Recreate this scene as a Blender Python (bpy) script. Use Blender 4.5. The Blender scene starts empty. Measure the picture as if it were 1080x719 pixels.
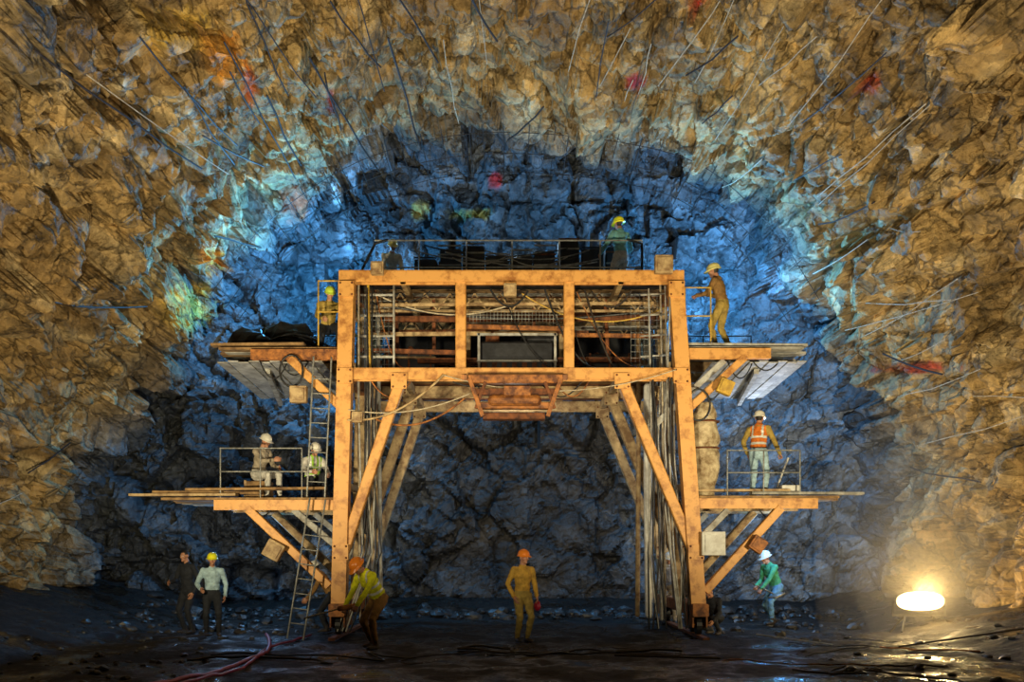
import bpy, bmesh, math, random
import numpy as np
from mathutils import Vector, Matrix, noise
random.seed(7)
rnd = random.Random(11)
scene = bpy.context.scene
scene.view_settings.view_transform = 'Standard'

# ------------------------------------------------------------------ survey helper
CAM_Y, CAM_Z, F, HOR = -20.0, 1.6, 1100.0, 582.0
def S(px, py, d=20.0):
    return Vector(((px-540)*d/F, d+CAM_Y, CAM_Z+(HOR-py)*d/F))

# ------------------------------------------------------------------ materials
def new_mat(name):
    m = bpy.data.materials.new(name); m.use_nodes = True
    nt = m.node_tree; nt.nodes.clear()
    o = nt.nodes.new('ShaderNodeOutputMaterial'); b = nt.nodes.new('ShaderNodeBsdfPrincipled')
    nt.links.new(b.outputs[0], o.inputs[0])
    return m, nt, b
def ramp(nt, fac, stops):
    r = nt.nodes.new('ShaderNodeValToRGB')
    while len(r.color_ramp.elements) < len(stops): r.color_ramp.elements.new(0.5)
    for e,(p,c) in zip(r.color_ramp.elements, stops):
        e.position = p; e.color = (*c,1)
    nt.links.new(fac, r.inputs[0]); return r.outputs[0]
def tex(nt, kind, scale, detail=6, rough=0.6, vec=None):
    n = nt.nodes.new(kind); n.inputs['Scale'].default_value = scale
    if 'Detail' in n.inputs and kind=='ShaderNodeTexNoise':
        n.inputs['Detail'].default_value = detail; n.inputs['Roughness'].default_value = rough
    if vec is None:
        tc = nt.nodes.new('ShaderNodeTexCoord'); vec = tc.outputs['Object']
    nt.links.new(vec, n.inputs['Vector']); return n
def bump(nt, b, h, strength, dist):
    bp = nt.nodes.new('ShaderNodeBump'); bp.inputs['Strength'].default_value = strength
    bp.inputs['Distance'].default_value = dist
    nt.links.new(h, bp.inputs['Height']); nt.links.new(bp.outputs[0], b.inputs['Normal'])
def simple(name, c1, c2=None, rough=0.6, metal=0.0, scale=6, bs=0.2, lo=.35, hi=.65):
    m, nt, b = new_mat(name)
    if c2 is None: c2 = tuple(x*0.55 for x in c1)
    n = tex(nt,'ShaderNodeTexNoise',scale,8,.65)
    col = ramp(nt, n.outputs[0], [(lo,c2),(hi,c1)])
    nt.links.new(col, b.inputs['Base Color'])
    b.inputs['Roughness'].default_value = rough; b.inputs['Metallic'].default_value = metal
    bump(nt, b, n.outputs[0], bs, 0.02)
    return m

M = {}
M['orange'] = simple('weathered_orange_steel',(0.70,0.35,0.09),(0.34,0.13,0.025),.5,.05,4.5,.3,.34,.52)
M['orange2'] = simple('rusty_orange_steel',(0.46,0.17,0.035),(0.10,0.03,0.01),.6,.1,7,.3,.38,.62)
M['tan'] = simple('dusty_tan_steel',(0.50,0.36,0.18),(0.20,0.11,0.045),.6,.05,5,.25,.38,.58)
M['pale'] = simple('pale_grey_paint',(0.50,0.51,0.48),(0.20,0.17,0.13),.6,.0,6)
M['rust'] = simple('rust',(0.26,0.085,0.025),(0.05,0.018,0.01),.8,.1,8)
M['dark'] = simple('dark_steel',(0.028,0.030,0.036),(0.008,0.008,0.009),.5,.3,5)
M['plank'] = simple('weathered_plank',(0.44,0.27,0.11),(0.13,0.07,0.03),.85,0,5,.4)
M['greyplank'] = simple('grey_plank',(0.45,0.44,0.40),(0.15,0.14,0.12),.85,0,5,.4)
M['sheet'] = simple('galvanised_sheet',(0.62,0.62,0.59),(0.24,0.23,0.21),.6,0,3,.3)
M['rubber'] = simple('black_rubber',(0.02,0.02,0.022),(0.01,0.01,0.01),.45,0,9)
M['white'] = simple('white_enamel',(0.75,0.75,0.70),(0.5,0.48,0.42),.5,0,7)
M['rail'] = simple('galvanised_tube',(0.32,0.33,0.32),(0.12,0.12,0.11),.4,.2,9)
M['redhose'] = simple('red_hose',(0.45,0.012,0.05),(0.2,0.008,0.02),.4,0,9)
M['yellowpt'] = simple('yellow_paint',(0.70,0.45,0.05),(0.35,0.2,0.03),.5,0,7)
M['canvas'] = simple('dusty_canvas',(0.68,0.57,0.36),(0.20,0.13,0.06),.9,0,6,.6)
M['rebar'] = simple('rebar_steel',(0.05,0.036,0.028),(0.02,0.015,0.012),.6,.2,12)
M['wire'] = simple('pale_wire',(0.66,0.58,0.42),(0.34,0.27,0.17),.7,.0,12)
M['skin'] = simple('skin',(0.50,0.25,0.15),(0.38,0.17,0.10),.55,0,14,.05)
M['hair'] = simple('dark_hair',(0.025,0.018,0.014),(0.012,0.01,0.008),.6,0,30)
M['eye'] = simple('eye_white',(0.7,0.68,0.64),(0.65,0.62,0.58),.25,0,5,.0)
M['iris'] = simple('iris_dark',(0.03,0.02,0.015),(0.02,0.012,0.01),.2,0,5,.0)
M['boot'] = simple('muddy_boot',(0.06,0.045,0.035),(0.025,0.02,0.018),.6,0,12)
M['stripe'] = simple('reflective_tape',(0.75,0.78,0.72),(0.6,0.62,0.58),.3,.1,12,.05)
def cloth(n,c): 
    M[n] = simple(n,c,tuple(x*.5 for x in c),.85,0,9,.4); return n
cloth('cloth_limevest',(0.90,0.90,0.01)); cloth('cloth_orangevest',(0.85,0.22,0.02))
cloth('cloth_paleblue',(0.50,0.72,0.82)); cloth('cloth_ochre',(0.62,0.36,0.05))
cloth('cloth_olive',(0.46,0.32,0.07)); cloth('cloth_green',(0.08,0.45,0.22)); cloth('cloth_white',(0.72,0.70,0.64))
cloth('cloth_dark',(0.02,0.024,0.035)); cloth('cloth_navy',(0.03,0.06,0.13)); cloth('cloth_brown',(0.34,0.18,0.05)); cloth('cloth_cyan',(0.32,0.75,0.72))
cloth('cloth_jean',(0.16,0.36,0.55)); cloth('cloth_grey',(0.45,0.38,0.28)); cloth('cloth_greenvest',(0.40,0.75,0.06))
for n,c in [('hat_yellow',(0.9,0.86,0.02)),('hat_white',(0.8,0.78,0.68)),('hat_lime',(0.6,0.8,0.08)),('hat_orange',(0.85,0.24,0.02)),('hat_cream',(0.85,0.78,0.30))]:
    M[n] = simple(n,c,tuple(x*.8 for x in c),.3,0,5,.05)

# rock
def rock_mat(name, bumpd=.08, wet=.75, crack=.5):
    m, nt, b = new_mat(name); N=nt.nodes.new; Lk=nt.links.new
    at = N('ShaderNodeAttribute'); at.attribute_name = 'Col'
    n1 = tex(nt,'ShaderNodeTexNoise',.9,9,.62); n2 = tex(nt,'ShaderNodeTexNoise',6,8,.66)
    tc=N('ShaderNodeTexCoord'); wv=N('ShaderNodeVectorMath'); wv.operation='MULTIPLY_ADD'
    nw=tex(nt,'ShaderNodeTexNoise',1.3,5,.6); Lk(nw.outputs['Color'],wv.inputs[0]); wv.inputs[1].default_value=(.8,.8,.8); Lk(tc.outputs['Object'],wv.inputs[2])
    v = tex(nt,'ShaderNodeTexVoronoi',1.1,vec=wv.outputs[0]); v.feature='DISTANCE_TO_EDGE'
    vc = tex(nt,'ShaderNodeTexVoronoi',2.8,vec=wv.outputs[0]); vc.feature='F1'
    def mr(src,a,b_,c,d):
        r=N('ShaderNodeMapRange'); r.inputs['From Min'].default_value=a; r.inputs['From Max'].default_value=b_
        r.inputs['To Min'].default_value=c; r.inputs['To Max'].default_value=d; Lk(src,r.inputs[0]); return r.outputs[0]
    def mul(a,b_,op='MULTIPLY'):
        q=N('ShaderNodeMath'); q.operation=op; Lk(a,q.inputs[0]); Lk(b_,q.inputs[1]); return q.outputs[0]
    ad=mul(n1.outputs[0],n2.outputs[0],'ADD')
    k=mul(mr(ad,.74,1.26,.35,1.6), mr(v.outputs['Distance'],0,.045,crack,1))
    sx=N('ShaderNodeSeparateColor'); Lk(vc.outputs['Color'],sx.inputs[0])
    k=mul(k,mr(sx.outputs[0],0,1,.65,1.35))
    mu = N('ShaderNodeVectorMath'); mu.operation='SCALE'
    Lk(at.outputs['Color'], mu.inputs[0]); Lk(k, mu.inputs['Scale'])
    Lk(mu.outputs[0], b.inputs['Base Color'])
    b.inputs['Roughness'].default_value = wet
    h=mul(mul(n2.outputs[0],n1.outputs[0],'ADD'), mul(mr(v.outputs['Distance'],0,.12,0,.5),vc.outputs['Distance'],'ADD'),'ADD')
    bump(nt, b, h, .9, bumpd)
    return m
M['rock'] = rock_mat('rough_shotcrete_rock',.10,.6,.35)
M['facerock'] = rock_mat('dark_face_rock',.09,.5,.35)
# ground
m, nt, b = new_mat('wet_mud')
n1 = tex(nt,'ShaderNodeTexNoise',.7,8,.65); n2 = tex(nt,'ShaderNodeTexNoise',7,8,.7)
nt.links.new(ramp(nt,n2.outputs[0],[(.40,(.002,.002,.003)),(.78,(.040,.027,.015))]), b.inputs['Base Color'])
rr = nt.nodes.new('ShaderNodeMapRange'); rr.inputs['From Min'].default_value=.40; rr.inputs['From Max'].default_value=.54
rr.inputs['To Min'].default_value=.05; rr.inputs['To Max'].default_value=.8
nt.links.new(n1.outputs[0], rr.inputs[0]); nt.links.new(rr.outputs[0], b.inputs['Roughness'])
bm_ = nt.nodes.new('ShaderNodeMath'); bm_.operation='MULTIPLY'; nt.links.new(n2.outputs[0],bm_.inputs[0]); nt.links.new(rr.outputs[0],bm_.inputs[1])
b.inputs['Specular IOR Level'].default_value=.35
bump(nt,b,bm_.outputs[0],1.0,.12); M['mud']=m
m, nt, b = new_mat('lamp_glow'); b.inputs['Base Color'].default_value=(1,.85,.5,1)
b.inputs['Emission Color'].default_value=(1,.72,.30,1); b.inputs['Emission Strength'].default_value=5; M['glow']=m

# ------------------------------------------------------------------ mesh builder
class B:
    def __init__(s): s.v=[]; s.f=[]; s.m=[]; s.mats=[]
    def mi(s, mat):
        if mat not in s.mats: s.mats.append(mat)
        return s.mats.index(mat)
    def add(s, vs, fs, mat):
        o=len(s.v); k=s.mi(mat)
        s.v += [Vector(v) for v in vs]
        for f in fs: s.f.append([i+o for i in f]); s.m.append(k)
    def prism(s, p1, p2, prof, mat, up=(0,0,1)):
        p1=Vector(p1); p2=Vector(p2); a=(p2-p1)
        if a.length<1e-6: return
        a.normalize(); up=Vector(up)
        if abs(a.dot(up))>.95: up=Vector((0,1,0)) if abs(a.y)<.9 else Vector((1,0,0))
        x=a.cross(up).normalized(); y=x.cross(a).normalized()
        n=len(prof)
        vs=[p1+x*u+y*w for u,w in prof]+[p2+x*u+y*w for u,w in prof]
        fs=[[i,(i+1)%n,n+(i+1)%n,n+i] for i in range(n)]
        fs.append(list(range(n))[::-1]); fs.append(list(range(n,2*n)))
        s.add(vs,fs,mat)
    def bar(s,p1,p2,w,h,mat,up=(0,0,1)):
        c=min(w,h)*.08; a=w/2; b_=h/2
        s.prism(p1,p2,[(-a+c,-b_),(a-c,-b_),(a,-b_+c),(a,b_-c),(a-c,b_),(-a+c,b_),(-a,b_-c),(-a,-b_+c)],mat,up)
    def ibeam(s,p1,p2,w,h,mat,up=(0,0,1)):
        t=.03; a=w/2; b_=h/2
        s.prism(p1,p2,[(-a,-b_),(-a+t,-b_),(-a+t,-t/2),(a-t,-t/2),(a-t,-b_),(a,-b_),(a,b_),(a-t,b_),(a-t,t/2),(-a+t,t/2),(-a+t,b_),(-a,b_)],mat,up)
    def box(s,c,size,mat,rz=0,rx=0,ry=0):
        c=Vector(c); R=Matrix.Rotation(rz,3,'Z')@Matrix.Rotation(ry,3,'Y')@Matrix.Rotation(rx,3,'X')
        x,y,z=[q/2 for q in size]
        b2=min(x,y,z)*.12
        vs=[];
        pr=[(-x+b2,-y),(x-b2,-y),(x,-y+b2),(x,y-b2),(x-b2,y),(-x+b2,y),(-x,y-b2),(-x,-y+b2)]
        sc=((x-b2)/x,(y-b2)/y)
        for zz,k in((-z,1),(-z+b2,0),(z-b2,0),(z,1)):
            for u,w in pr:
                uu=u*(sc[0] if k else 1); ww=w*(sc[1] if k else 1)
                vs.append(c+R@Vector((uu,ww,zz)))
        fs=[list(range(8))[::-1],list(range(24,32))]
        for r in range(3):
            for i in range(8):
                j=(i+1)%8; fs.append([r*8+i,r*8+j,(r+1)*8+j,(r+1)*8+i])
        s.add(vs,fs,mat)
    def tube(s,pts,r,mat,n=8,closed=False,ell=None,side=None,cap=True):
        pts=[Vector(p) for p in pts]; N=len(pts)
        rs=r if isinstance(r,(list,tuple)) else [r]*N
        vs=[];fs=[];prev=None
        rings=[]
        for i,p in enumerate(pts):
            if closed: a=(pts[(i+1)%N]-pts[i-1])
            elif i==0: a=pts[1]-p
            elif i==N-1: a=p-pts[-2]
            else: a=(pts[i+1]-pts[i-1])
            a.normalize()
            ref=Vector(side) if side is not None else (prev if prev is not None else (Vector((0,0,1)) if abs(a.z)<.9 else Vector((1,0,0))))
            x=(ref-a*ref.dot(a)); 
            if x.length<1e-4: x=a.orthogonal()
            x.normalize(); y=a.cross(x).normalized(); prev=x
            rings.append((p,x,y,a,rs[i]))
        def ring(p,x,y,rr,k=1.0):
            ra,rb = rr if isinstance(rr,(list,tuple)) else (rr,rr)
            return [p+x*(math.cos(2*math.pi*j/n)*ra*k)+y*(math.sin(2*math.pi*j/n)*rb*k) for j in range(n)]
        seq=[]
        if cap and not closed:
            p,x,y,a,rr=rings[0]; q=min(rr) if isinstance(rr,(list,tuple)) else rr
            for ph in (80,55,28): seq.append(ring(p-a*q*math.sin(math.radians(ph)),x,y,rr,math.cos(math.radians(ph))))
        for p,x,y,a,rr in rings: seq.append(ring(p,x,y,rr))
        if cap and not closed:
            p,x,y,a,rr=rings[-1]; q=min(rr) if isinstance(rr,(list,tuple)) else rr
            for ph in (28,55,80): seq.append(ring(p+a*q*math.sin(math.radians(ph)),x,y,rr,math.cos(math.radians(ph))))
        for q in seq: vs+=q
        L=len(seq)
        for i in range(L if closed else L-1):
            for j in range(n):
                k=(i+1)%L; fs.append([i*n+j,i*n+(j+1)%n,k*n+(j+1)%n,k*n+j])
        if not closed:
            fs.append(list(range(n))[::-1]); fs.append([(L-1)*n+j for j in range(n)])
        s.add(vs,fs,mat)
    def ball(s,c,r,mat,R=None,nu=14,nv=9):
        c=Vector(c); r=(r,r,r) if not isinstance(r,(tuple,list)) else r
        vs=[c+ (R@Vector((0,0,r[2])) if R else Vector((0,0,r[2])))]; 
        for i in range(1,nv):
            t=math.pi*i/nv
            for j in range(nu):
                u=2*math.pi*j/nu; q=Vector((r[0]*math.sin(t)*math.cos(u),r[1]*math.sin(t)*math.sin(u),r[2]*math.cos(t)))
                vs.append(c+(R@q if R else q))
        vs.append(c+(R@Vector((0,0,-r[2])) if R else Vector((0,0,-r[2]))))
        fs=[[0,1+j,1+(j+1)%nu] for j in range(nu)]
        for i in range(nv-2):
            for j in range(nu):
                a=1+i*nu+j; b_=1+i*nu+(j+1)%nu; fs.append([a,a+nu,b_+nu,b_])
        e=len(vs)-1; o=1+(nv-2)*nu
        fs+=[[e,o+(j+1)%nu,o+j] for j in range(nu)]
        s.add(vs,fs,mat)
    def done(s,name,parent=None,smooth=False,origin=None):
        me=bpy.data.meshes.new(name)
        o=Vector(origin) if origin is not None else Vector((0,0,0))
        me.from_pydata([v-o for v in s.v],[],s.f)
        for k in s.mats: me.materials.append(M[k])
        me.polygons.foreach_set('material_index',s.m)
        if smooth: me.polygons.foreach_set('use_smooth',[True]*len(me.polygons))
        me.update()
        ob=bpy.data.objects.new(name,me); scene.collection.objects.link(ob); ob.location=o
        if parent: ob.parent=parent
        return ob
def empty(name,loc=(0,0,0)):
    e=bpy.data.objects.new(name,None); scene.collection.objects.link(e); e.location=loc; e.empty_display_size=.3
    return e
def sag(p1,p2,s,n=14,wig=0):
    p1=Vector(p1);p2=Vector(p2);out=[]
    for i in range(n+1):
        t=i/n; p=p1.lerp(p2,t); p.z-=4*s*t*(1-t)
        if wig and 0<i<n: p+=Vector((rnd.uniform(-wig,wig),rnd.uniform(-wig,wig),rnd.uniform(-wig,wig)))
        out.append(p)
    return out

# ------------------------------------------------------------------ tunnel shell
FY=7.0
facepx=[(112,668),(112,600),(130,500),(180,410),(240,330),(300,255),(400,192),(530,168),(700,190),(785,250),(835,320),(880,400),(908,480),(915,600),(915,668)]
prof=[S(a,b_,27) for a,b_ in facepx]
prof=[Vector((p.x,p.z)) for p in prof]
prof[0].y=-.5; prof[-1].y=-.5
def catmull(P,n):
    pts=[]
    for i in range(len(P)-1):
        p0=P[max(i-1,0)];p1=P[i];p2=P[i+1];p3=P[min(i+2,len(P)-1)]
        for k in range(24):
            t=k/24
            pts.append(.5*((2*p1)+(p2-p0)*t+(2*p0-5*p1+4*p2-p3)*t*t+(3*p1-p0-3*p2+p3)*t**3))
    pts.append(P[-1])
    d=[0]
    for i in range(1,len(pts)): d.append(d[-1]+(pts[i]-pts[i-1]).length)
    out=[];j=0
    for i in range(n+1):
        t=d[-1]*i/n
        while j<len(d)-2 and d[j+1]<t: j+=1
        u=(t-d[j])/max(d[j+1]-d[j],1e-6); out.append(pts[j].lerp(pts[j+1],u))
    return out
NP=640
PR=catmull(prof,NP)
CX,CZ=-.4,2.5
def facet(p,s,A,Bt,cr=0):
    q=p*s
    d,c=noise.voronoi(q)
    r=noise.cell_vector(c[0]*37.7)
    r2=noise.cell_vector(c[0]*91.3+Vector((5,3,1)))
    r3=noise.cell_vector(c[0]*53.1+Vector((2,8,4)))
    h=(r.x)*A + Bt*((q-c[0]).dot(r2-r3))/s
    if cr: h-=cr*max(0,1-(d[1]-d[0])/.13)
    return h
def disp(p,k=1.0):
    w=Vector((noise.noise(p*1.3),noise.noise(p*1.3+Vector((9,0,0))),noise.noise(p*1.3+Vector((0,9,0)))))*.14
    q=p+w
    return k*(noise.noise(p*.32)*.5 + facet(q,.72,.24,.72,.16) + facet(q,1.7,.16,.85,.09) + facet(q,4.0,.05,.55)+ noise.noise(p*3.1)*.03)
def lerp3(a,b_,t): t=max(0,min(1,t)); return tuple(a[i]+(b_[i]-a[i])*t for i in range(3))
stains=[((238,62),22,26,(.80,.34,.04)),((262,92),9,22,(.60,.14,.02)),((185,28),46,20,(.60,.38,.07)),((668,87),9,9,(.60,.03,.02)),
 ((350,105),6,12,(.36,.05,.02)),((917,86),12,11,(.45,.08,.03)),((735,3),10,6,(.5,.04,.02)),((962,388),40,6,(.36,.06,.03)),((198,325),28,24,(.70,.45,.08)),
 ((226,275),14,13,(.7,.27,.03)),((128,88),7,12,(.75,.66,.45)),((356,208),6,12,(.7,.7,.66)),((312,215),14,20,(.36,.10,.04)),((522,190),6,8,(.5,.03,.03)),
 ((500,226),22,6,(.45,.35,.08)),((445,222),10,10,(.4,.30,.08)),((30,60),40,60,(.20,.15,.08))]
def stain(p,col):
    d=p.y-CAM_Y
    if d<14: return col
    px=540+p.x*F/d; py=HOR-(p.z-CAM_Z)*F/d
    for (c,rx,ry,k) in stains:
        e=((px-c[0])/rx)**2+((py-c[1])/ry)**2
        if e<2.6:
            e+=noise.noise(p*2.2)*1.1+noise.noise(p*7)*.9
            col=lerp3(col,k,1.3-e)
    return col
BR1=(.47,.315,.125); BR2=(.23,.142,.052); BR3=(.66,.52,.29)
SL1=(.12,.135,.150); SL2=(.038,.042,.048); SL3=(.28,.30,.32)
def brown(p):
    a=noise.noise(p*.5)*.9+.5; b_=noise.noise(p*1.7+Vector((3,3,3)))
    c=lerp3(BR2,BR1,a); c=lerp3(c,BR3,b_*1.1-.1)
    # wall colour gets darker towards the floor
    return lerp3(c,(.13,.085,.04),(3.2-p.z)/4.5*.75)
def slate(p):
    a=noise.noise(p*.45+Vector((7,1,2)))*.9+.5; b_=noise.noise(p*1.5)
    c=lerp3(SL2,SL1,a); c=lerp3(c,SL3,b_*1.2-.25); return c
ys=[8.2]; 
while ys[-1]>-3: ys.append(ys[-1]-.072)
while ys[-1]>-24: ys.append(ys[-1]-.6)
def wallpt(i,y):
    p=PR[i]; f=1+.018*max(0,min(FY-y,14))
    return Vector((CX+(p.x-CX)*f,y,(CZ+(p.y-CZ)*f) if p.y>CZ else p.y))
grid=[];gcol=[]
tn=[]
for i in range(NP+1):
    a=PR[min(i+1,NP)]-PR[max(i-1,0)]; n=Vector((a.y,0,-a.x)).normalized()
    c=Vector((CX,0,CZ))-Vector((PR[i].x,0,PR[i].y))
    if n.dot(c)<0: n=-n
    tn.append(n)
for j,y in enumerate(ys):
    row=[];cr=[]
    for i in range(NP+1):
        p=wallpt(i,y); q=Vector((p.x,p.y*.75,p.z))
        h=disp(q,1.0)
        pp=p+tn[i]*(h-.2)
        row.append(pp)
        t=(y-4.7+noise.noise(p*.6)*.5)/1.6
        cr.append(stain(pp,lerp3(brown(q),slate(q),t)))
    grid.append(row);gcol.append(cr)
def shell(name,i0,i1):
    vs=[];cs=[];fs=[];w=i1-i0+1
    for r,c in zip(grid,gcol): vs+=r[i0:i1+1]; cs+=c[i0:i1+1]
    for j in range(len(ys)-1):
        for i in range(w-1): fs.append((j*w+i,j*w+i+1,(j+1)*w+i+1,(j+1)*w+i))
    me=bpy.data.meshes.new(name); me.from_pydata(vs,[],fs); me.materials.append(M['rock'])
    at=me.color_attributes.new('Col','FLOAT_COLOR','POINT')
    at.data.foreach_set('color',np.array([(*c,1) for c in cs],dtype=np.float32).ravel())
    ob=bpy.data.objects.new(name,me); scene.collection.objects.link(ob); return ob
a0=int(NP*.24); a1=int(NP*.76)
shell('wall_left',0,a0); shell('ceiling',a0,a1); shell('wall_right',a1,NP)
vs=[];cs=[];fs=[]
NX,NZ=320,194
for b_ in range(NZ+1):
    z=-.7+13.4*b_/NZ
    for a in range(NX+1):
        x=-11.6+22.2*a/NX
        P=Vector((x,FY,z))
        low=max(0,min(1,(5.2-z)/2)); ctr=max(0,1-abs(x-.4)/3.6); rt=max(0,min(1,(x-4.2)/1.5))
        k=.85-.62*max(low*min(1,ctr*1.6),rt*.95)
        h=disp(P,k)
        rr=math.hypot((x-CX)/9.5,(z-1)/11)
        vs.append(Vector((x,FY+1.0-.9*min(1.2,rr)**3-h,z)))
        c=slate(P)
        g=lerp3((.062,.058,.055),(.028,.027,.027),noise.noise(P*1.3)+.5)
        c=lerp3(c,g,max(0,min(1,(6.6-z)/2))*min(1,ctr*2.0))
        c=lerp3(c,lerp3((.20,.22,.24),(.12,.135,.15),noise.noise(P*.9)+.5),rt*.9*max(0,min(1,(7-z)/2)))  # smoother grey rock at right, with pale mist put into its colour
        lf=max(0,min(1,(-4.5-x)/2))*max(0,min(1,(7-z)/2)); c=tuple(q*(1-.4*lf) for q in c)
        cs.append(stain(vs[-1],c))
for r in range(NZ):
    for i in range(NX): q=r*(NX+1)+i; fs.append((q,q+1,q+NX+2,q+NX+1))
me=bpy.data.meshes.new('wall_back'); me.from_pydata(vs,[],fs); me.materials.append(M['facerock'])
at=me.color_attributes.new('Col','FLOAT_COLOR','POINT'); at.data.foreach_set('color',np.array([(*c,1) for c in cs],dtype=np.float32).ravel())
ob=bpy.data.objects.new('wall_back',me); scene.collection.objects.link(ob)

# floor
def gz(x,y):
    p=Vector((x,y,0)); z=noise.noise(p*.8)*.07+noise.noise(p*2.7)*.035-.05
    z+=max(0,y-4.8)**1.3*.10
    e=max(0,-x-7.6)+max(0,x-7.6); z+=e*.25
    return z
vs=[];fs=[];nx=260;ny=300
for j in range(ny+1):
    y=8.3-30*(j/ny)**1.25
    for i in range(nx+1):
        x=-12.5+25*i/nx
        vs.append((x,y,gz(x,y)+noise.noise(Vector((x,y,3))*6)*.02))
for j in range(ny):
    for i in range(nx):
        a=j*(nx+1)+i; fs.append((a,a+nx+1,a+nx+2,a+1))
me=bpy.data.meshes.new('floor'); me.from_pydata(vs,[],fs); me.materials.append(M['mud'])
me.polygons.foreach_set('use_smooth',[True]*len(me.polygons))
ob=bpy.data.objects.new('floor',me); scene.collection.objects.link(ob)

# rubble
M['rubble']=simple('wet_rubble',(.055,.05,.045),(.012,.012,.013),.4,0,4,.5)
def rock(b,c,r,mat='rubble',flat=1):
    bm=bmesh.new(); bmesh.ops.create_icosphere(bm,subdivisions=2,radius=1)
    sc=Vector((rnd.uniform(.8,1.3),rnd.uniform(.7,1.2),rnd.uniform(.5,.85)*flat)); off=Vector((rnd.random()*90,rnd.random()*90,0))
    vs=[]
    for v in bm.verts:
        d,cc=noise.voronoi(v.co*1.1+off); k=.6+.6*d[0]+.25*noise.noise(v.co*2+off)
        vs.append(Vector(c)+Vector((v.co.x*sc.x,v.co.y*sc.y,v.co.z*sc.z))*r*k)
    b.add(vs,[[v.index for v in f.verts] for f in bm.faces],mat); bm.free()
b=B()
for k in range(480):
    z=rnd.random()
    if z<.45: x=rnd.uniform(-9,8); y=rnd.uniform(5.2,6.3); r=rnd.uniform(.05,.22)
    elif z<.75:
        x=rnd.choice([-1,1])*rnd.uniform(4.2,8.8); y=rnd.uniform(.8,5.5); r=rnd.uniform(.04,.15)
    else: x=rnd.choice([-1,1])*rnd.uniform(4.5,8.8); y=rnd.uniform(-7,0); r=rnd.uniform(.02,.09)
    if abs(x-8.0)<1.2 and y>-.6 and y<2.4: continue
    rock(b,(x,y,gz(x,y)+r*.15),r)
b.done('rubble_pile')
# rock bolts and wires
b=B()
def wp(th,y,off):
    i=int(th*NP); p=wallpt(i,y); return p+tn[i]*off
for k in range(54):
    th=(.30+.60*((k*.618)%1)) if k%4 else rnd.uniform(.07,.9); y0=rnd.uniform(1.5,6.0); L=rnd.uniform(1.5,5.5); y1=y0-L
    sk=rnd.uniform(-.004,.024)*(1 if th>.5 else -1)
    m='wire' if (th>.45 and rnd.random()<.5) or rnd.random()<.2 else 'rebar'
    o0=rnd.uniform(.2,.4); o1=rnd.uniform(.35,.8)
    n=8; pts=[]
    for q in range(n+1):
        t=q/n; pts.append(wp(min(.97,max(.03,th+sk*t)),y0+(y1-y0)*t,o0+(o1-o0)*t)+Vector((0,0,-.05*math.sin(math.pi*t))))
    b.tube([pts[0],pts[2],pts[4],pts[6],pts[8]],rnd.uniform(.008,.012) if m=='wire' else rnd.uniform(.012,.022),m,6)
b.done('rock_bolts')
b=B()
for th in np.linspace(.27,.75,34):
    th=th+rnd.uniform(-.004,.004)
    b.tube([wp(th,5.0,.25),wp(th,6.0,.33),wp(th,7.0,.48)],.011,'rebar',6)
for yy,of in((5.3,.27),(6.1,.34),(6.8,.43)):
    b.tube([wp(t,yy,of) for t in np.linspace(.26,.76,60)],.010,'rebar',6)
b.done('crown_rebar_mesh')

# ------------------------------------------------------------------ gantry
G=empty('formwork_gantry',(0,0,0))
def frame(y,mat,name,w=.28):
    b=B(); Y=lambda x,z:Vector((x,y,z))
    up=(0,1,0)
    LT=Y(-3.15,6.75);LB=Y(-3.31,.5);RT=Y(3.13,6.75);RB=Y(3.56,.5)
    b.ibeam(LB,LT,w,.30,mat,up); b.ibeam(RB,RT,w,.30,mat,up)
    b.ibeam(Y(-3.3,6.86),Y(3.28,6.86),.26,.22,mat); b.ibeam(Y(-3.05,5.0),Y(3.15,5.0),.26,.22,mat)
    for (p,q,ww) in [(LB,LT,w),(RB,RT,w)]:
        b.bar(p+Vector((0,-.16,0)),q+Vector((0,-.16,0)),.03,ww,mat,(1,0,0))
    b.bar(Y(-3.3,6.86)+Vector((0,-.13,0)),Y(3.28,6.86)+Vector((0,-.13,0)),.025,.18,mat)
    b.bar(Y(-3.05,5.0)+Vector((0,-.13,0)),Y(3.15,5.0)+Vector((0,-.13,0)),.025,.18,mat)
    for x in(-.98,1.09): b.bar(Y(x,5.1),Y(x,6.76),.2,.2,mat)
    b.bar(Y(-2.12,4.92),Y(-3.22,1.6),.2,.22,mat,up); b.bar(Y(2.09,4.92),Y(3.47,1.6),.2,.24,mat,up)
    for (x,z) in [(-3.15,6.6),(3.13,6.6),(-3.18,4.95),(3.22,4.95),(-3.26,1.6),(3.5,1.6),(-2.15,4.85),(2.1,4.85)]:
        b.box(Y(x,z)+Vector((0,-.19,0)),(.30,.03,.30),mat)
        for dx in(-.11,.11):
            for dz in(-.11,.11): b.ball(Y(x+dx,z+dz)+Vector((0,-.21,0)),.022,'rust',None,6,4)
    b.done(name,G)
frame(0,'orange','portal_frame_1'); frame(2.2,'tan','portal_frame_2',.22); frame(4.4,'tan','portal_frame_3',.22)
b=B()
for sx in(-3.31,3.56):
    b.bar((sx,-.35,.5),(sx,4.75,.5),.3,.24,'orange2')
    for y in(-.05,.5,3.9,4.45):
        b.tube([(sx-.05,y,.2),(sx+.05,y,.2)],.17,'dark',16,cap=False)
        b.tube([(sx-.12,y,.2),(sx+.12,y,.2)],.05,'rust',10,cap=False)
    for y in(.22,4.17):
        for dx in(-.13,.13): b.box((sx+dx,y,.3),(.03,.95,.26),'orange2')
    b.bar((sx,-.9,.0),(sx,5.3,.0),.12,.06,'rust')
b.done('bogies',G)
b=B()
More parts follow.
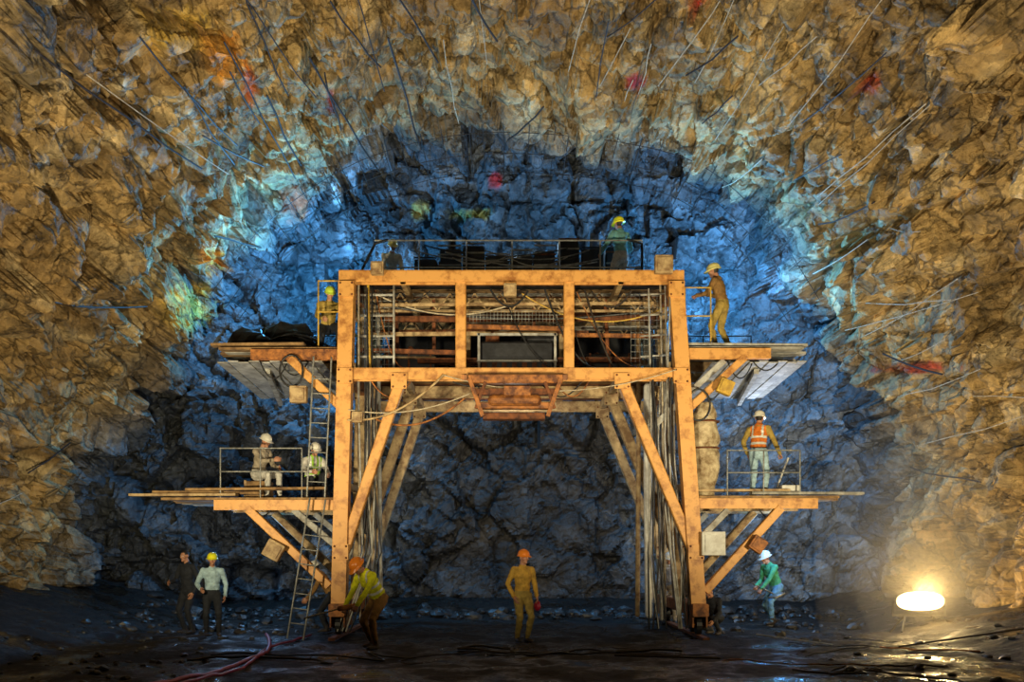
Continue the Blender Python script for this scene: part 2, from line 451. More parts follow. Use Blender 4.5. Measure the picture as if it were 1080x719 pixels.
for z,m in((6.86,'orange2'),(5.0,'orange2')):
    for x in(-3.15,3.2): b.bar((x,.1,z),(x,4.4,z),.18,.2,m)
for x in(-2.1,-.98,1.09,2.1): b.bar((x,.1,6.84),(x,4.4,6.84),.1,.16,'tan')
for x in(-2.1,2.1): b.bar((x,.1,5),(x,4.4,5),.12,.16,'tan')
for x in(-3.24,3.4):
    b.bar((x,.1,2.9),(x,4.4,2.9),.12,.12,'tan')
    b.bar((x,.2,.75),(x,2.1,2.8),.08,.08,'pale',(1,0,0)); b.bar((x,4.2,.75),(x,2.3,2.8),.08,.08,'pale',(1,0,0))
b.done('longitudinal_beams',G)
b=B()
for k in range(15): b.box((0,.35+.29*k,6.99),(6.3,.26,.045),rnd.choice(['plank','greyplank','rust','dark']),rz=rnd.uniform(-.006,.006))
for k in range(11): b.box((0,.7+.33*k,5.14),(6.0,.28,.045),rnd.choice(['plank','dark','rust','dark']),rz=rnd.uniform(-.006,.006))
b.done('deck_planks',G)
b=B()
b.box((0,4.25,6.0),(5.7,.05,1.45),'dark')  # dark sheet added to hide the blue-lit face and keep the bay dark
for x in np.linspace(-2.6,2.6,9): b.bar((x,4.18,5.3),(x,4.18,6.7),.06,.06,'dark')
for (x0,x1,z,y,r,m) in [(-2.6,3.0,6.35,1.3,.06,'rust'),(-2.9,1.6,6.18,1.8,.05,'rust'),(-.9,1.0,6.05,.6,.045,'orange2'),(-3.0,3.0,5.75,2.9,.06,'orange2'),(-1.9,2.6,5.45,1.0,.05,'rust'),(1.0,3.0,5.95,.9,.04,'orange2'),(-3.0,-.9,5.6,.7,.045,'rust'),(-2.6,2.8,6.45,.5,.03,'tan'),(-3.0,.9,6.0,1.1,.04,'tan'),(-.5,3.0,6.22,1.6,.04,'pale')]:
    b.bar((x0,y,z),(x1,y,z+rnd.uniform(-.05,.05)),r*1.6,r*2,m)
for x in(-2.35,-1.6,.4,2.0): b.bar((x,1.5,5.1),(x+rnd.uniform(-.1,.1),1.5,6.8),.07,.07,'rust')
for y in (1.0,3.3):
    for k in range(12):
        x=-3+.5*k; b.bar((x,y,6.45),(x+.25,y,6.8),.03,.03,'tan'); b.bar((x+.25,y,6.8),(x+.5,y,6.45),.03,.03,'tan')
    b.bar((-3,y,6.45),(3,y,6.45),.05,.05,'tan')
b.tube(sag((-2.9,.9,6.6),(2.9,1.1,6.5),.25),.025,'rubber'); b.tube(sag((-2.7,.6,6.7),(.2,.7,6.6),.35),.015,'wire')
b.tube(sag((.2,.4,6.65),(3,.5,6.4),.4),.013,'yellowpt')
for k in range(9):
    x=rnd.uniform(-2.9,2.0); b.tube(sag((x,.35+.1*(k%3),6.72),(x+rnd.uniform(.4,1.2),.4,rnd.choice([6.7,5.2])),rnd.uniform(.1,.4)),rnd.choice([.012,.02]),rnd.choice(['rubber','rebar','rubber','orange2']),6)
b.done('pipework',G)
b=B()
for (xa,xb) in ((-2.95,-2.35),(2.35,2.95)):
    for k in range(8):
        t=k/7; x=xa+(xb-xa)*t; b.tube([(x,.6,5.15),(x,.6,6.7)],.004,'rail',5)
    for k in range(13): z=5.18+k*.125; b.tube([(xa,.6,z),(xb,.6,z)],.004,'rail',5)
for k in range(26): b.tube([(-.85+.07*k,.95,6.1),(-.85+.07*k,.95,6.44)],.005,'pale',5)
for k in range(5): b.tube([(-.85,.95,6.12+.08*k),(.95,.95,6.12+.08*k)],.005,'pale',5)
b.done('mesh_panels',G)
b=B()
b.box((.1,1.2,5.5),(1.45,.8,.6),'dark')
for x in(-.66,.86): b.bar((x,.76,5.16),(x,.76,5.95),.05,.05,'pale')
b.bar((-.7,.76,5.93),(.9,.76,5.93),.05,.05,'pale'); b.bar((-.7,.76,5.4),(.9,.76,5.4),.04,.04,'pale')
b.tube([(-.4,1.2,5.8),(-.4,1.2,6.1)],.14,'rust',12); b.tube([(.3,1.2,5.9),(.8,1.2,5.9)],.13,'dark',12)
for k in range(7): b.bar((-.55+.2*k,.79,5.25),(-.55+.2*k,.79,5.38),.1,.02,'rust')
b.done('hydraulic_power_pack',G)
for k,(x,y,z,sx,sy,sz,m) in enumerate([(-2.1,1.6,5.4,1.1,.7,.5,'dark'),(2.0,1.8,5.42,1.0,.8,.5,'dark'),(-2.0,3.2,5.5,1.3,.7,.7,'dark'),(1.9,3.3,5.5,1.2,.7,.7,'dark')]):
    b=B(); b.box((x,y,z),(sx,sy,sz),m)
    for q in(-.4,0,.4): b.bar((x+q*sx,y-sy/2-.02,z-sz/2),(x+q*sx,y-sy/2-.02,z+sz/2),.04,.03,'rust')
    b.bar((x-sx/2,y-sy/2-.03,z+sz*.3),(x+sx/2,y-sy/2-.03,z+sz*.3),.03,.05,'tan'); b.tube([(x,y,z+sz/2),(x,y,z+sz/2+.15)],.06,'rust')
    b.done('equipment_locker_%d'%(k+1),G)
b=B(); y=-.28
b.bar((-.82,y,4.86),(.95,y,4.86),.24,.16,'orange2'); b.bar((-.72,y,4.62),(.85,y,4.62),.2,.12,'rust')
b.bar((-.62,y,4.36),(.75,y,4.36),.2,.12,'orange2'); b.bar((-.55,y+.1,4.17),(.62,y+.1,4.17),.3,.12,'rust')
for sx,q in((-.80,1),(.92,-1)):
    b.bar((sx,y-.1,4.86),(sx+q*.25,y-.1,4.15),.08,.1,'orange2',(0,1,0))
    b.bar((sx+q*.3,y-.1,4.8),(sx+q*.12,y-.1,4.3),.06,.07,'rust',(0,1,0))
b.tube([(-.35,y-.12,4.45),(.45,y-.12,4.45)],.11,'orange2',14); b.box((.1,y-.16,4.62),(.5,.1,.18),'orange2')
b.bar((-.9,y,4.9),(-.9,.2,5),.1,.1,'orange2'); b.bar((1.0,y,4.9),(1.0,.2,5),.1,.1,'orange2')
b.done('hoist_cradle',G)
b=B()
for (x0,x1,y,r,m,z0,z1) in [(-2.85,-2.85,.5,.06,'pale',2.0,6.8),(-2.65,-2.72,1.1,.04,'pale',.5,6.8),(-2.95,-2.98,.25,.02,'wire',.3,6.8),(2.75,2.72,.9,.085,'white',.35,4.9),(2.95,2.98,.5,.05,'pale',.3,4.9),(2.6,2.62,1.6,.05,'tan',.3,6.8),(3.0,2.9,.4,.02,'wire',.3,6.9),(-2.75,-2.8,.3,.025,'yellowpt',5.0,6.8)]:
    b.tube([(x0,y,z0),((x0+x1)/2+rnd.uniform(-.02,.02),y,(z0+z1)/2),(x1,y,z1)],r,m,10)
for z in(5.4,5.8,6.2,6.6): 
    b.bar((-2.95,.3,z),(-2.3,.3,z),.03,.04,'pale'); b.bar((2.5,.3,z),(3.0,.3,z+.03),.03,.03,'pale')
b.bar((-2.3,.3,5.1),(-2.3,.3,6.8),.04,.04,'pale')
b.done('service_pipes',G,True)
b=B()
for k in range(13):
    x=rnd.uniform(2.65,3.25); x2=x+rnd.uniform(-.15,.35)
    b.tube([(x,-.1+rnd.uniform(-.1,.5),rnd.choice([4.9,6.7])),(x+rnd.uniform(-.1,.1),.1,3.2+rnd.random()),(x2,.0,1.6),(x2+rnd.uniform(-.2,.2),-.1,.15)],.018,rnd.choice(['rubber','rebar','pale','rubber']),6)
for k in range(8):
    x=rnd.uniform(-3.0,-2.6)
    b.tube([(x,.2,rnd.choice([4.9,6.7])),(x+rnd.uniform(-.1,.1),.1,3.2),(x+rnd.uniform(-.15,.15),.1,1.6),(x-rnd.uniform(0,.6),-.2,.1)],.018,rnd.choice(['rubber','rubber','pale']),6)
b.tube(sag((-3.1,-.25,4.1),(-1.3,-.25,4.95),.25),.022,'tan'); b.tube(sag((-1.3,-.25,4.95),(3.1,-.25,5.05),.35),.010,'wire')
b.tube(sag((-3.1,-.2,4.3),(-.8,-.25,4.6),.18),.012,'wire'); b.tube(sag((-.9,-.3,4.5),(-2.7,.2,4.2),.3),.02,'orange2')
for k in range(6):
    x=rnd.uniform(-2.8,2.4); b.tube(sag((x,.1,4.88),(x+rnd.uniform(.3,.9),.15,4.88),rnd.uniform(.08,.3)),.014,rnd.choice(['rubber','orange2','rubber']),6)
for (x0,z0) in ((-4.9,5.3),(-4.5,5.3),(4.2,5.3),(4.7,5.3),(-5.2,2.45),(4.8,2.45)):
    b.tube(sag((x0,.3,z0),(x0+.5,.4,z0),rnd.uniform(.15,.35)),.014,'rubber',6)
for (x,z) in((-4.2,5.35),(3.55,4.7)):
    b.tube([(x+.22*math.cos(t),-.15,z-.3+.3*math.sin(t)) for t in np.linspace(0,6.28,18)],.02,'rubber',6)
b.done('cables',G,True)

def railing(name,pts,zs,posts,mat='rail',r=.015,z0=0):
    b=B()
    for z in zs:
        for p,q in zip(pts[:-1],pts[1:]): b.tube([Vector(p)+Vector((0,0,z)),Vector(q)+Vector((0,0,z))],r,mat,8)
    for p in posts: b.tube([Vector(p)+Vector((0,0,z0)),Vector(p)+Vector((0,0,max(zs)))],r,mat,8)
    return b.done(name,G,True)
xs=[S(p,0,22).x for p in(378,442,492,540,590,633,677)]
railing('top_guard_rail',[(xs[0]+.35,2,7),(xs[-1],2,7)],[1.17,.6],[(x,2,7) for x in xs[1:]],'pale',.017)
b=B(); b.tube([(xs[0],2,7.05),(xs[0]+.05,2,7.5),(xs[0]+.35,2,8.1),(xs[0]+.6,2,8.18)],.03,'dark'); b.tube([(xs[-1]-.3,2,8.19),(xs[-1],2,8.1),(xs[-1]+.02,2,7.05)],.03,'dark'); b.done('rail_returns',G,True)
railing('rear_guard_rail',[(-3,4.3,7),(3,4.3,7)],[1.1,.55],[(x,4.3,7) for x in np.linspace(-3,3,7)],'dark')
b=B()
for x in np.linspace(-1.9,2.3,9):
    w=rnd.uniform(.44,.52); h=rnd.uniform(1.0,1.5); b.box((x,3.3+rnd.uniform(-.2,.2),7.01+h/2),(w,.5,h),rnd.choice(['dark','dark','rubber']),rz=rnd.uniform(-.08,.08))
    for q in (.62,.8,.95): b.bar((x-w/2,2.9,7.1+h*q),(x+w/2,2.9,7.1+h*q),.03,.03,rnd.choice(['rail','dark','rust','pale']))
for k in range(8): b.tube(sag((rnd.uniform(-2.2,0),2.7,8.0+rnd.random()*.3),(rnd.uniform(0,2.6),2.7,7.9+rnd.random()*.4),.2),.015,rnd.choice(['rubber','rail','pale']))
b.done('stacked_shutter_panels',G)
def plate(name,c,s,mat,ry=0):
    b=B(); b.box(c,(s,.16,s),mat,ry=ry); b.box(Vector(c)+Vector((0,-.09,0)),(s*.72,.03,s*.72),mat,ry=ry)
    b.bar(Vector(c)+Vector((0,.08,0)),Vector(c)+Vector((0,.3,0)),.05,.05,'dark'); b.done(name,G)
for i,(px,py,s,m,ry) in enumerate([(538,306,.24,'tan',0),(398,283,.24,'tan',0),(700,279,.34,'tan',0),(377,440,.2,'tan',0),(765,408,.28,'yellowpt',.4),(289,580,.34,'tan',.5),(799,574,.28,'orange2',.6),(315,416,.32,'tan',0),(752,573,.45,'white',0)]):
    plate('junction_box_%d'%(i+1),S(px,py,19.75),s,m,ry)

def platform(name,x0,x1,z,y0,y1,bx0,bx1,fasc,planks,nb):
    b=B(); n=int((y1-y0)/.27)
    for k in range(n):
        e0=rnd.uniform(-.25,.2) if x0<0 else 0; e1=rnd.uniform(-.2,.25) if x0>0 else 0
        b.box(((x0+e0+x1+e1)/2,y0+.14+.27*k,z+.10+rnd.uniform(0,.012)),(abs(x1+e1-x0-e0),.25,.05),rnd.choice(planks),rz=rnd.uniform(-.01,.01))
    b.done(name+'_planks',G)
    b=B()
    for y in np.linspace(y0+.05,y1-.05,nb): b.ibeam((bx0,y,z-.02),(bx1,y,z-.02),.14,.18,fasc if y<y0+.3 else 'tan')
    b.bar((bx0,y0-.05,z-.02),(bx1,y0-.05,z-.02),.04,.2,fasc)
    b.done(name+'_bearers',G)
platform('upper_left_platform',-5.75,-3.3,5.40,0,4.2,-5.0,-3.2,'orange2',['greyplank','sheet','plank'],4)
platform('upper_right_platform',3.3,5.65,5.42,0,4.2,3.2,4.95,'orange',['sheet','sheet','greyplank'],4)
platform('lower_left_platform',-6.7,-3.4,2.52,0,2.8,-5.7,-3.3,'orange',['plank','greyplank'],3)
platform('lower_right_platform',3.5,6.3,2.55,0,2.8,3.5,5.85,'orange',['plank','greyplank'],3)
b=B()
for sg,(x0,x1) in ((-1,(-5.75,-3.7)),(1,(3.9,5.75))):
    for k in range(10):
        xa=x0+(x1-x0)*k/10; xb=xa+(x1-x0)/10*.97
        ya,za,yb,zb=.35,5.30,3.9,5.12
        r=.012 if k%2 else -.012
        b.add([(xa,ya,za+r),(xb,ya,za+r),(xb,yb,zb+r),(xa,yb,zb+r),(xa,ya,za+r+.02),(xb,ya,za+r+.02),(xb,yb,zb+r+.02),(xa,yb,zb+r+.02)],[[3,2,1,0],[4,5,6,7],[0,1,5,4],[1,2,6,5],[2,3,7,6],[3,0,4,7]],'sheet' if k%3 else 'pale')
b.done('soffit_sheets',G)
b=B()
for yy in(0,2.2):
    m='orange' if yy==0 else 'tan'
    b.bar((-4.25,yy,5.3),(-3.2,yy,4.3),.16,.18,m,(0,1,0)); b.bar((4.45,yy,5.32),(3.4,yy,4.35),.14,.16,m,(0,1,0))
    b.bar((-5.05,yy,2.42),(-3.5,yy,.95),.16,.18,m,(0,1,0)); b.bar((5.15,yy,2.45),(3.7,yy,.85),.16,.18,m,(0,1,0))
    b.bar((-4.25,yy+.3,2.42),(-3.4,yy+.3,1.7),.12,.12,'pale',(0,1,0)); b.bar((4.2,yy+.3,2.42),(3.6,yy+.3,1.8),.12,.12,'pale',(0,1,0))
    b.bar((4.1,yy+.2,5.3),(2.7,yy+.2,4.0),.12,.14,'pale',(0,1,0))
b.bar((-4.9,.9,5.22),(-5.3,3.9,5.0),.1,.1,'pale'); b.bar((4.9,.9,5.22),(5.2,3.9,5.0),.1,.1,'pale')
b.done('platform_braces',G)
b=B()
for (x0,x1,z,y,m) in [(-7.35,-5.3,2.70,.1,'tan'),(-7.0,-4.9,2.76,.4,'plank'),(-6.3,-3.6,2.82,.2,'plank'),(4.6,6.75,2.73,.1,'greyplank'),(3.6,5.4,2.80,.35,'tan')]:
    b.box(((x0+x1)/2,y,z),(x1-x0,.24,.05),m,ry=rnd.uniform(-.012,.012))
for (x0,x1,z,y,m) in [(-5.8,-4.0,5.60,.15,'plank'),(3.4,5.7,5.60,.2,'pale'),(-5.2,-3.4,5.62,.6,'rust')]:
    b.box(((x0+x1)/2,y,z),(x1-x0,.22,.05),m,ry=rnd.uniform(-.012,.012))
b.done('loose_boards',G)
railing('lower_left_guard_rail',[(-5.62,.1,2.65),(-4.05,.1,2.65)],[.95,.5],[(-5.62,.1,2.65),(-4.85,.1,2.65),(-4.05,.1,2.65)])
railing('lower_right_guard_rail',[(4.15,.1,2.68),(5.55,.1,2.68)],[.88,.45],[(4.15,.1,2.68),(4.85,.1,2.68),(5.55,.1,2.68)])
railing('upper_left_guard_rail',[(-3.75,.2,5.55),(-3.35,.2,5.55),(-3.35,3.8,5.55)],[1.3,.7],[(-3.75,.2,5.55),(-3.35,.2,5.55),(-3.35,2,5.55),(-3.35,3.8,5.55)],'yellowpt',.016)
railing('upper_right_guard_rail',[(3.35,.2,5.57),(3.85,.2,5.57)],[1.15,.6],[(3.35,.2,5.57),(3.85,.2,5.57)],'yellowpt',.015)
railing('upper_right_rear_rail',[(3.4,4,5.57),(5.5,4,5.57)],[1.0,.5],[(3.4,4,5.57),(4.4,4,5.57),(5.5,4,5.57)],'dark')
railing('upper_left_rear_rail',[(-5.6,4,5.57),(-3.4,4,5.57)],[1.0,.5],[(-5.6,4,5.57),(-4.5,4,5.57),(-3.4,4,5.57)],'dark')

def ladder(name,p1,p2,w,mat,parent=None):
    b=B(); p1=Vector(p1);p2=Vector(p2); a=(p2-p1).normalized(); sd=Vector((1,0,0)); sd=(sd-a*sd.dot(a)).normalized()*w/2
    b.tube([p1-sd,p2-sd],.018,mat); b.tube([p1+sd,p2+sd],.018,mat); L=(p2-p1).length; n=int(L/.28)
    for k in range(1,n): q=p1+a*(.28*k); b.tube([q-sd,q+sd],.012,mat,6)
    return b.done(name,parent,True)
ladder('access_ladder',(-3.72,-.22,2.65),(-3.6,-.18,5.3),.34,'rail',G)
ladder('ladder',(-4.0,-.75,.0),(-3.68,-.25,2.6),.30,'rail')
b=B()
for (x,y,r) in [(-5.3,1.2,.42),(-4.85,1.6,.5),(-4.45,1.2,.42),(-5.0,.9,.28),(-4.1,1.5,.34)]:
    rock(b,(x,y,5.58+r*.55),r,'dark',1.5)
b.done('sheeting_heap',G)
b=B()
for k in range(5):
    b.tube(sag((-5.5+.1*k,.75,5.62),(-4.0+.1*k,.8,5.65),-.10-.05*k,12,.02),.022,'rubber')
b.done('loose_hoses',G,True)
b=B(); c=Vector((3.78,.45,2.68)); vs=[];fs=[];n=36;h=60
for i in range(h+1):
    t=i/h; z=t*1.85; r=.30*math.sin(math.pi*min(1,max(.08,t*.92+.05)))**.35*(1-.16*math.exp(-((t-.52)/.04)**2))*(1-.14*math.exp(-((t-.8)/.035)**2))
    for j in range(n):
        a=2*math.pi*j/n; q=Vector((math.cos(a)*r,math.sin(a)*r*.8,z)); k=1+.25*noise.noise(Vector((q.x*5,q.y*5,z*2.4)))+.12*noise.noise(Vector((q.x*13,q.y*13,z*5)))
        vs.append(c+Vector((q.x*k,q.y*k,z)))
for i in range(h):
    for j in range(n): fs.append([i*n+j,i*n+(j+1)%n,(i+1)*n+(j+1)%n,(i+1)*n+j])
fs.append(list(range(n))[::-1]); fs.append([h*n+j for j in range(n)])
b.add(vs,fs,'canvas')
for z in(.95,1.47): b.tube([c+Vector((.28*math.cos(t),.24*math.sin(t),z)) for t in np.linspace(0,6.28,20)][:-1],.018,'rust',6,True)
b.done('tarpaulin_bundle',None,True)
def floor_line(name,pts,r,mat):
    P=[Vector((x,y,gz(x,y)+r+.015)) for x,y in pts]
    out=[]
    for i in range(len(P)-1):
        p0=P[max(i-1,0)];p1=P[i];p2=P[i+1];p3=P[min(i+2,len(P)-1)]
        for k in range(8):
            t=k/8; q=.5*((2*p1)+(p2-p0)*t+(2*p0-5*p1+4*p2-p3)*t*t+(3*p1-p0-3*p2+p3)*t**3); q.z=gz(q.x,q.y)+r+.015; out.append(q)
    out.append(P[-1]); b=B(); b.tube(out,r,mat,8); b.done(name,None,True)
floor_line('red_air_hose',[(-4.6,-8.5),(-4.25,-7.0),(-3.95,-5.3),(-3.9,-3.6),(-4.3,-1.5),(-4.9,.8)],.032,'redhose')
floor_line('red_air_hose',[(-4.3,-8.5),(-4.05,-7.0),(-3.8,-5.0),(-4.1,-2.4),(-3.9,.2)],.022,'redhose')
for k in range(12):
    x=rnd.uniform(-7,7); y=rnd.uniform(-6,-1.5); pts=[(x,y)]
    for q in range(4): x+=rnd.uniform(-1.4,1.4); y+=rnd.uniform(-.7,.7); pts.append((x,y))
    floor_line('power_cable',pts,rnd.uniform(.010,.022),rnd.choice(['rubber','rubber','rebar','orange2']))
b=B()
for (x,y,L,a,m) in [(4.6,-.4,1.5,-.75,'rail'),(-6.4,-1,1.2,1.0,'rebar'),(6.5,-2.5,2.4,.2,'rebar'),(1.6,-3.8,1.6,-.3,'rebar')]:
    p=Vector((x,y,gz(x,y)+.05)); q=p+Vector((math.cos(a)*L,math.sin(a)*L,0)); q.z=gz(q.x,q.y)+.06
    b.tube([p,q],.016,m)
b.done('scattered_rods')
# lamp
b=B(); lc=Vector((8.15,.9,.62)); 
n=28
def sup(a,rx,rz): 
    c_,s_=math.cos(a),math.sin(a); return (rx*math.copysign(abs(c_)**.8,c_), rz*math.copysign(abs(s_)**.8,s_))
ring=[sup(2*math.pi*j/n,.50,.20) for j in range(n)]; ring2=[(x*.95,z*.93) for x,z in ring]
vs=[lc+Vector((x,-.10,z)) for x,z in ring]+[lc+Vector((x*.7,.12,z*.7)) for x,z in ring]
b.add(vs,[[j,(j+1)%n,n+(j+1)%n,n+j] for j in range(n)]+[list(range(n,2*n))],'dark')
b.add([lc+Vector((x,-.09,z)) for x,z in ring2]+[lc+Vector((0,-.14,0))],[[j,(j+1)%n,n] for j in range(n)],'glow')
b.bar(lc+Vector((-.52,0,0)),lc+Vector((-.52,0,-.28)),.03,.03,'dark'); b.bar(lc+Vector((.52,0,0)),lc+Vector((.52,0,-.28)),.03,.03,'dark'); b.bar(lc+Vector((-.54,0,-.28)),lc+Vector((.54,0,-.28)),.04,.04,'dark')
for dx,dy in((-.45,-.3),(.45,-.3),(-.45,.35),(.45,.35)): b.bar(lc+Vector((0.6*dx,0,-.28)),Vector((lc.x+dx,.9+dy,gz(lc.x+dx,.9+dy)+.01)),.03,.03,'dark')
b.done('floodlight')

# ------------------------------------------------------------------ people
def remeshed(b,vox,smooth=2):
    me=bpy.data.meshes.new('tmp'); me.from_pydata(b.v,[],b.f); me.update()
    ob=bpy.data.objects.new('tmp',me); scene.collection.objects.link(ob)
    md=ob.modifiers.new('r','REMESH'); md.mode='VOXEL'; md.voxel_size=vox
    sm=ob.modifiers.new('s','SMOOTH'); sm.factor=.5; sm.iterations=smooth
    dg=bpy.context.evaluated_depsgraph_get(); e=ob.evaluated_get(dg); m2=e.to_mesh()
    V=[v.co.copy() for v in m2.vertices]; Fs=[list(p.vertices) for p in m2.polygons]
    e.to_mesh_clear(); bpy.data.objects.remove(ob); bpy.data.meshes.remove(me)
    return V,Fs
hb=B()
hb.ball((0,-.012,.03),(.076,.096,.088),'skin'); hb.ball((0,.03,-.05),(.052,.056,.062),'skin'); hb.ball((0,.032,-.008),(.062,.06,.08),'skin')
hb.tube([(-.036,.078,.026),(0,.088,.024),(.036,.078,.026)],.011,'skin'); hb.tube([(0,.088,.018),(0,.105,-.02)],[.009,.014],'skin')
for s in(-1,1):
    hb.ball((s*.012,.094,-.024),.010,'skin'); hb.ball((s*.042,.062,-.02),.024,'skin'); hb.ball((s*.078,-.008,-.002),(.010,.02,.032),'skin')
hb.tube([(-.022,.083,-.048),(0,.090,-.046),(.022,.083,-.048)],.0065,'skin'); hb.tube([(-.018,.082,-.058),(0,.089,-.060),(.018,.082,-.058)],.0075,'skin')
hb.ball((0,.074,-.088),.024,'skin'); hb.tube([(0,-.02,-.05),(0,-.035,-.17)],[.054,.058],'skin',12)
HV,HF=remeshed(hb,.0065,2)
def handmesh(c):
    b=B()
    b.tube([(0,-.03,0),(0,.0,0),(0,.045,0),(0,.088,0)],[(.026,.019),(.030,.018),(.040,.015),(.041,.012)],'skin',12,side=(1,0,0))
    for x,L,k in((-.031,.074,1),(-.0105,.084,1.02),(.0105,.078,1.05),(.031,.06,1.1)):
        p=Vector((x,.080,0)); a=0; pts=[p.copy()]
        for q,fr in zip(c,(.46,.30,.24)):
            a+=math.radians(q)*k; p=p+Vector((x*.06,math.cos(a),-math.sin(a))).normalized()*L*fr; pts.append(p.copy())
        b.tube(pts,[.0095,.009,.008,.007],'skin',8)
    g=c[0]/60
    b.tube([(-.025,.02,-.004),(-.052,.045,-.012-.01*g),(-.060+.02*g,.075,-.022-.02*g),(-.056+.035*g,.098,-.028-.028*g)],[.014,.0115,.010,.008],'skin',8)
    return remeshed(b,.0042,1)
HANDS={'relax':handmesh((16,24,18)),'grip':handmesh((62,78,50))}
def hardhat(b,R,o,mat):
    n=24; vs=[];fs=[]
    prof=[(1.22,.028),(1.20,.034),(1.02,.044),(1.0,.06),(.96,.09),(.84,.122),(.62,.145),(.32,.157),(.0,.160)]
    for (k,z) in prof[:-1]:
        for j in range(n):
            a=2*math.pi*j/n; x=math.cos(a)*.108*k; y=math.sin(a)*.130*k-.008
            if k>1.05 and math.sin(a)>0: y+=.05*math.sin(a)**2; 
            zz=z-(.012*max(0,math.sin(a)) if k>1.05 else 0)
            vs.append(o+R@Vector((x,y,zz)))
    vs.append(o+R@Vector((0,-.008,.160)))
    L=len(prof)-1
    for i in range(L-1):
        for j in range(n): fs.append([i*n+j,i*n+(j+1)%n,(i+1)*n+(j+1)%n,(i+1)*n+j])
    fs+= [[(L-1)*n+j,(L-1)*n+(j+1)%n,L*n] for j in range(n)]
    fs.append(list(range(n))[::-1]); b.add(vs,fs,mat)
    for sx in(-.03,0,.03):
        b.tube([o+R@Vector((sx,math.cos(t)*.128-.008,.045+math.sin(t)*(.118 if sx==0 else .11))) for t in np.linspace(.25,2.9,10)],.008,mat,6)
def ik(a,t,l1,l2,hint):
    a=Vector(a);t=Vector(t); d=t-a; L=d.length; mx=(l1+l2)*.995
    if L>mx: d=d*(mx/L); L=mx; t=a+d
    u=d.normalized(); x=(l1*l1-l2*l2+L*L)/(2*L); h=math.sqrt(max(0,l1*l1-x*x))
    hn=Vector(hint); hn=hn-u*hn.dot(u); hn.normalize(); return a+u*x+hn*h,t
def worker(loc,face,h=1.74,pelvis=(0,0,.92),lean=4,roll=0,twist=0,feet=((-.13,.02,0),(.13,-.02,0)),hands=((-.27,.06,.86),(.27,.06,.86)),
           hp=0,hy=0,hat='hat_yellow',top='cloth_paleblue',pants='cloth_navy',vest=None,grip=(False,False),footpitch=(0,0),elbow=None,name='construction_worker',extra=None):
    sc=h/1.76
    pel=Vector(pelvis)
    R=Matrix.Rotation(math.radians(-lean),3,'X')@Matrix.Rotation(math.radians(roll),3,'Y')@Matrix.Rotation(math.radians(twist),3,'Z')
    X=R@Vector((1,0,0))
    def T(x,y,z): return pel+R@Vector((x,y,z))
    bb=B(); segs=[]
    def seg(lbl,pts,rs,side=None,n=12):
        bb.tube(pts,rs,'skin',n,side=side)
        for i in range(len(pts)-1):
            r0=rs[i]; r1=rs[i+1]; f=lambda r:sum(r)/2 if isinstance(r,tuple) else r
            segs.append((lbl,Vector(pts[i]),Vector(pts[i+1]),f(r0),f(r1)))
    seg('pelvis',[pel+Vector((0,0,-.06)),pel+R@Vector((0,0,.05))],[(.165,.125),(.16,.12)],side=(1,0,0))
    seg('torso',[T(0,0,.06),T(0,.005,.17),T(0,.01,.32),T(0,0,.43),T(0,-.01,.50)],[(.158,.118),(.150,.112),(.172,.128),(.165,.112),(.085,.075)],side=X,n=16)
    SH=[T(-.185,0,.45),T(.185,0,.45)]
    seg('torso',[SH[0]*.85+SH[1]*.15,SH[0]*.15+SH[1]*.85],[.068,.068])
    wr=[];el=[]
    for k,s in((0,-1),(1,1)):
        ht=elbow[k] if elbow else (s*.5,-.8,-.3)
        e,w=ik(SH[k],hands[k],.30,.262,ht); wr.append(w); el.append(e)
        seg('arm',[SH[k],SH[k].lerp(e,.35),e],[.066,.062,.049]); seg('arm',[e,e.lerp(w,.35),w],[.048,.049,.036])
        hip=pel+Vector((s*.092,0,-.03)); ft=Vector(feet[k]); an=ft+Vector((0,0,.085))
        kn,an=ik(hip,an,.44,.42,(s*.12,1,.15))
        seg('leg',[hip,hip.lerp(kn,.4),kn],[.098,.090,.066]); seg('leg',[kn,kn.lerp(an,.35),an],[.064,.064,.048])
        fp=math.radians(footpitch[k]); fd=Vector((s*.12,math.cos(fp),-math.sin(fp))).normalized()
        seg('boot',[an+Vector((0,0,.05)),an+Vector((0,-.01,-.01))],[.052,.05])
        seg('boot',[an-fd*.045+Vector((0,0,-.04)),an+fd*.08+Vector((0,0,-.045)),an+fd*.165+Vector((0,0,-.052))],[(.046,.044),(.05,.040),(.042,.030)],side=(1,0,0))
    V,Fs=remeshed(bb,.0125,2)
    C=np.array([sum((V[i] for i in f),Vector())/len(f) for f in Fs]); best=np.full(len(C),9.);lab=np.zeros(len(C),int)
    names=['pelvis','torso','arm','leg','boot']
    for (l,a,b_,r0,r1) in segs:
        a=np.array(a);d=np.array(b_)-a; t=np.clip(((C-a)@d)/max(d@d,1e-9),0,1); D=np.linalg.norm(C-a-t[:,None]*d,axis=1)-(r0+(r1-r0)*t)
        k=D<best; best[k]=D[k]; lab[k]=names.index(l)
    P0=np.array(pel); Rm=np.array(R); loc3=(C-P0)@Rm
    vl=np.zeros(len(V))
    for f,l in zip(Fs,lab):
        if l==1:
            for i in f: vl[i]=1
    out=B()
    tm=bpy.data.meshes.new('t'); tm.from_pydata(V,[],Fs); tm.update()
    for i,v in enumerate(tm.vertices):
        q=V[i]; a=.010*noise.noise(q*14)+.007*noise.noise(q*27)
        if vest and vl[i]: a+=.010
        if q.z>.12: V[i]=q+v.normal*a
    bpy.data.meshes.remove(tm)
    mats=[]
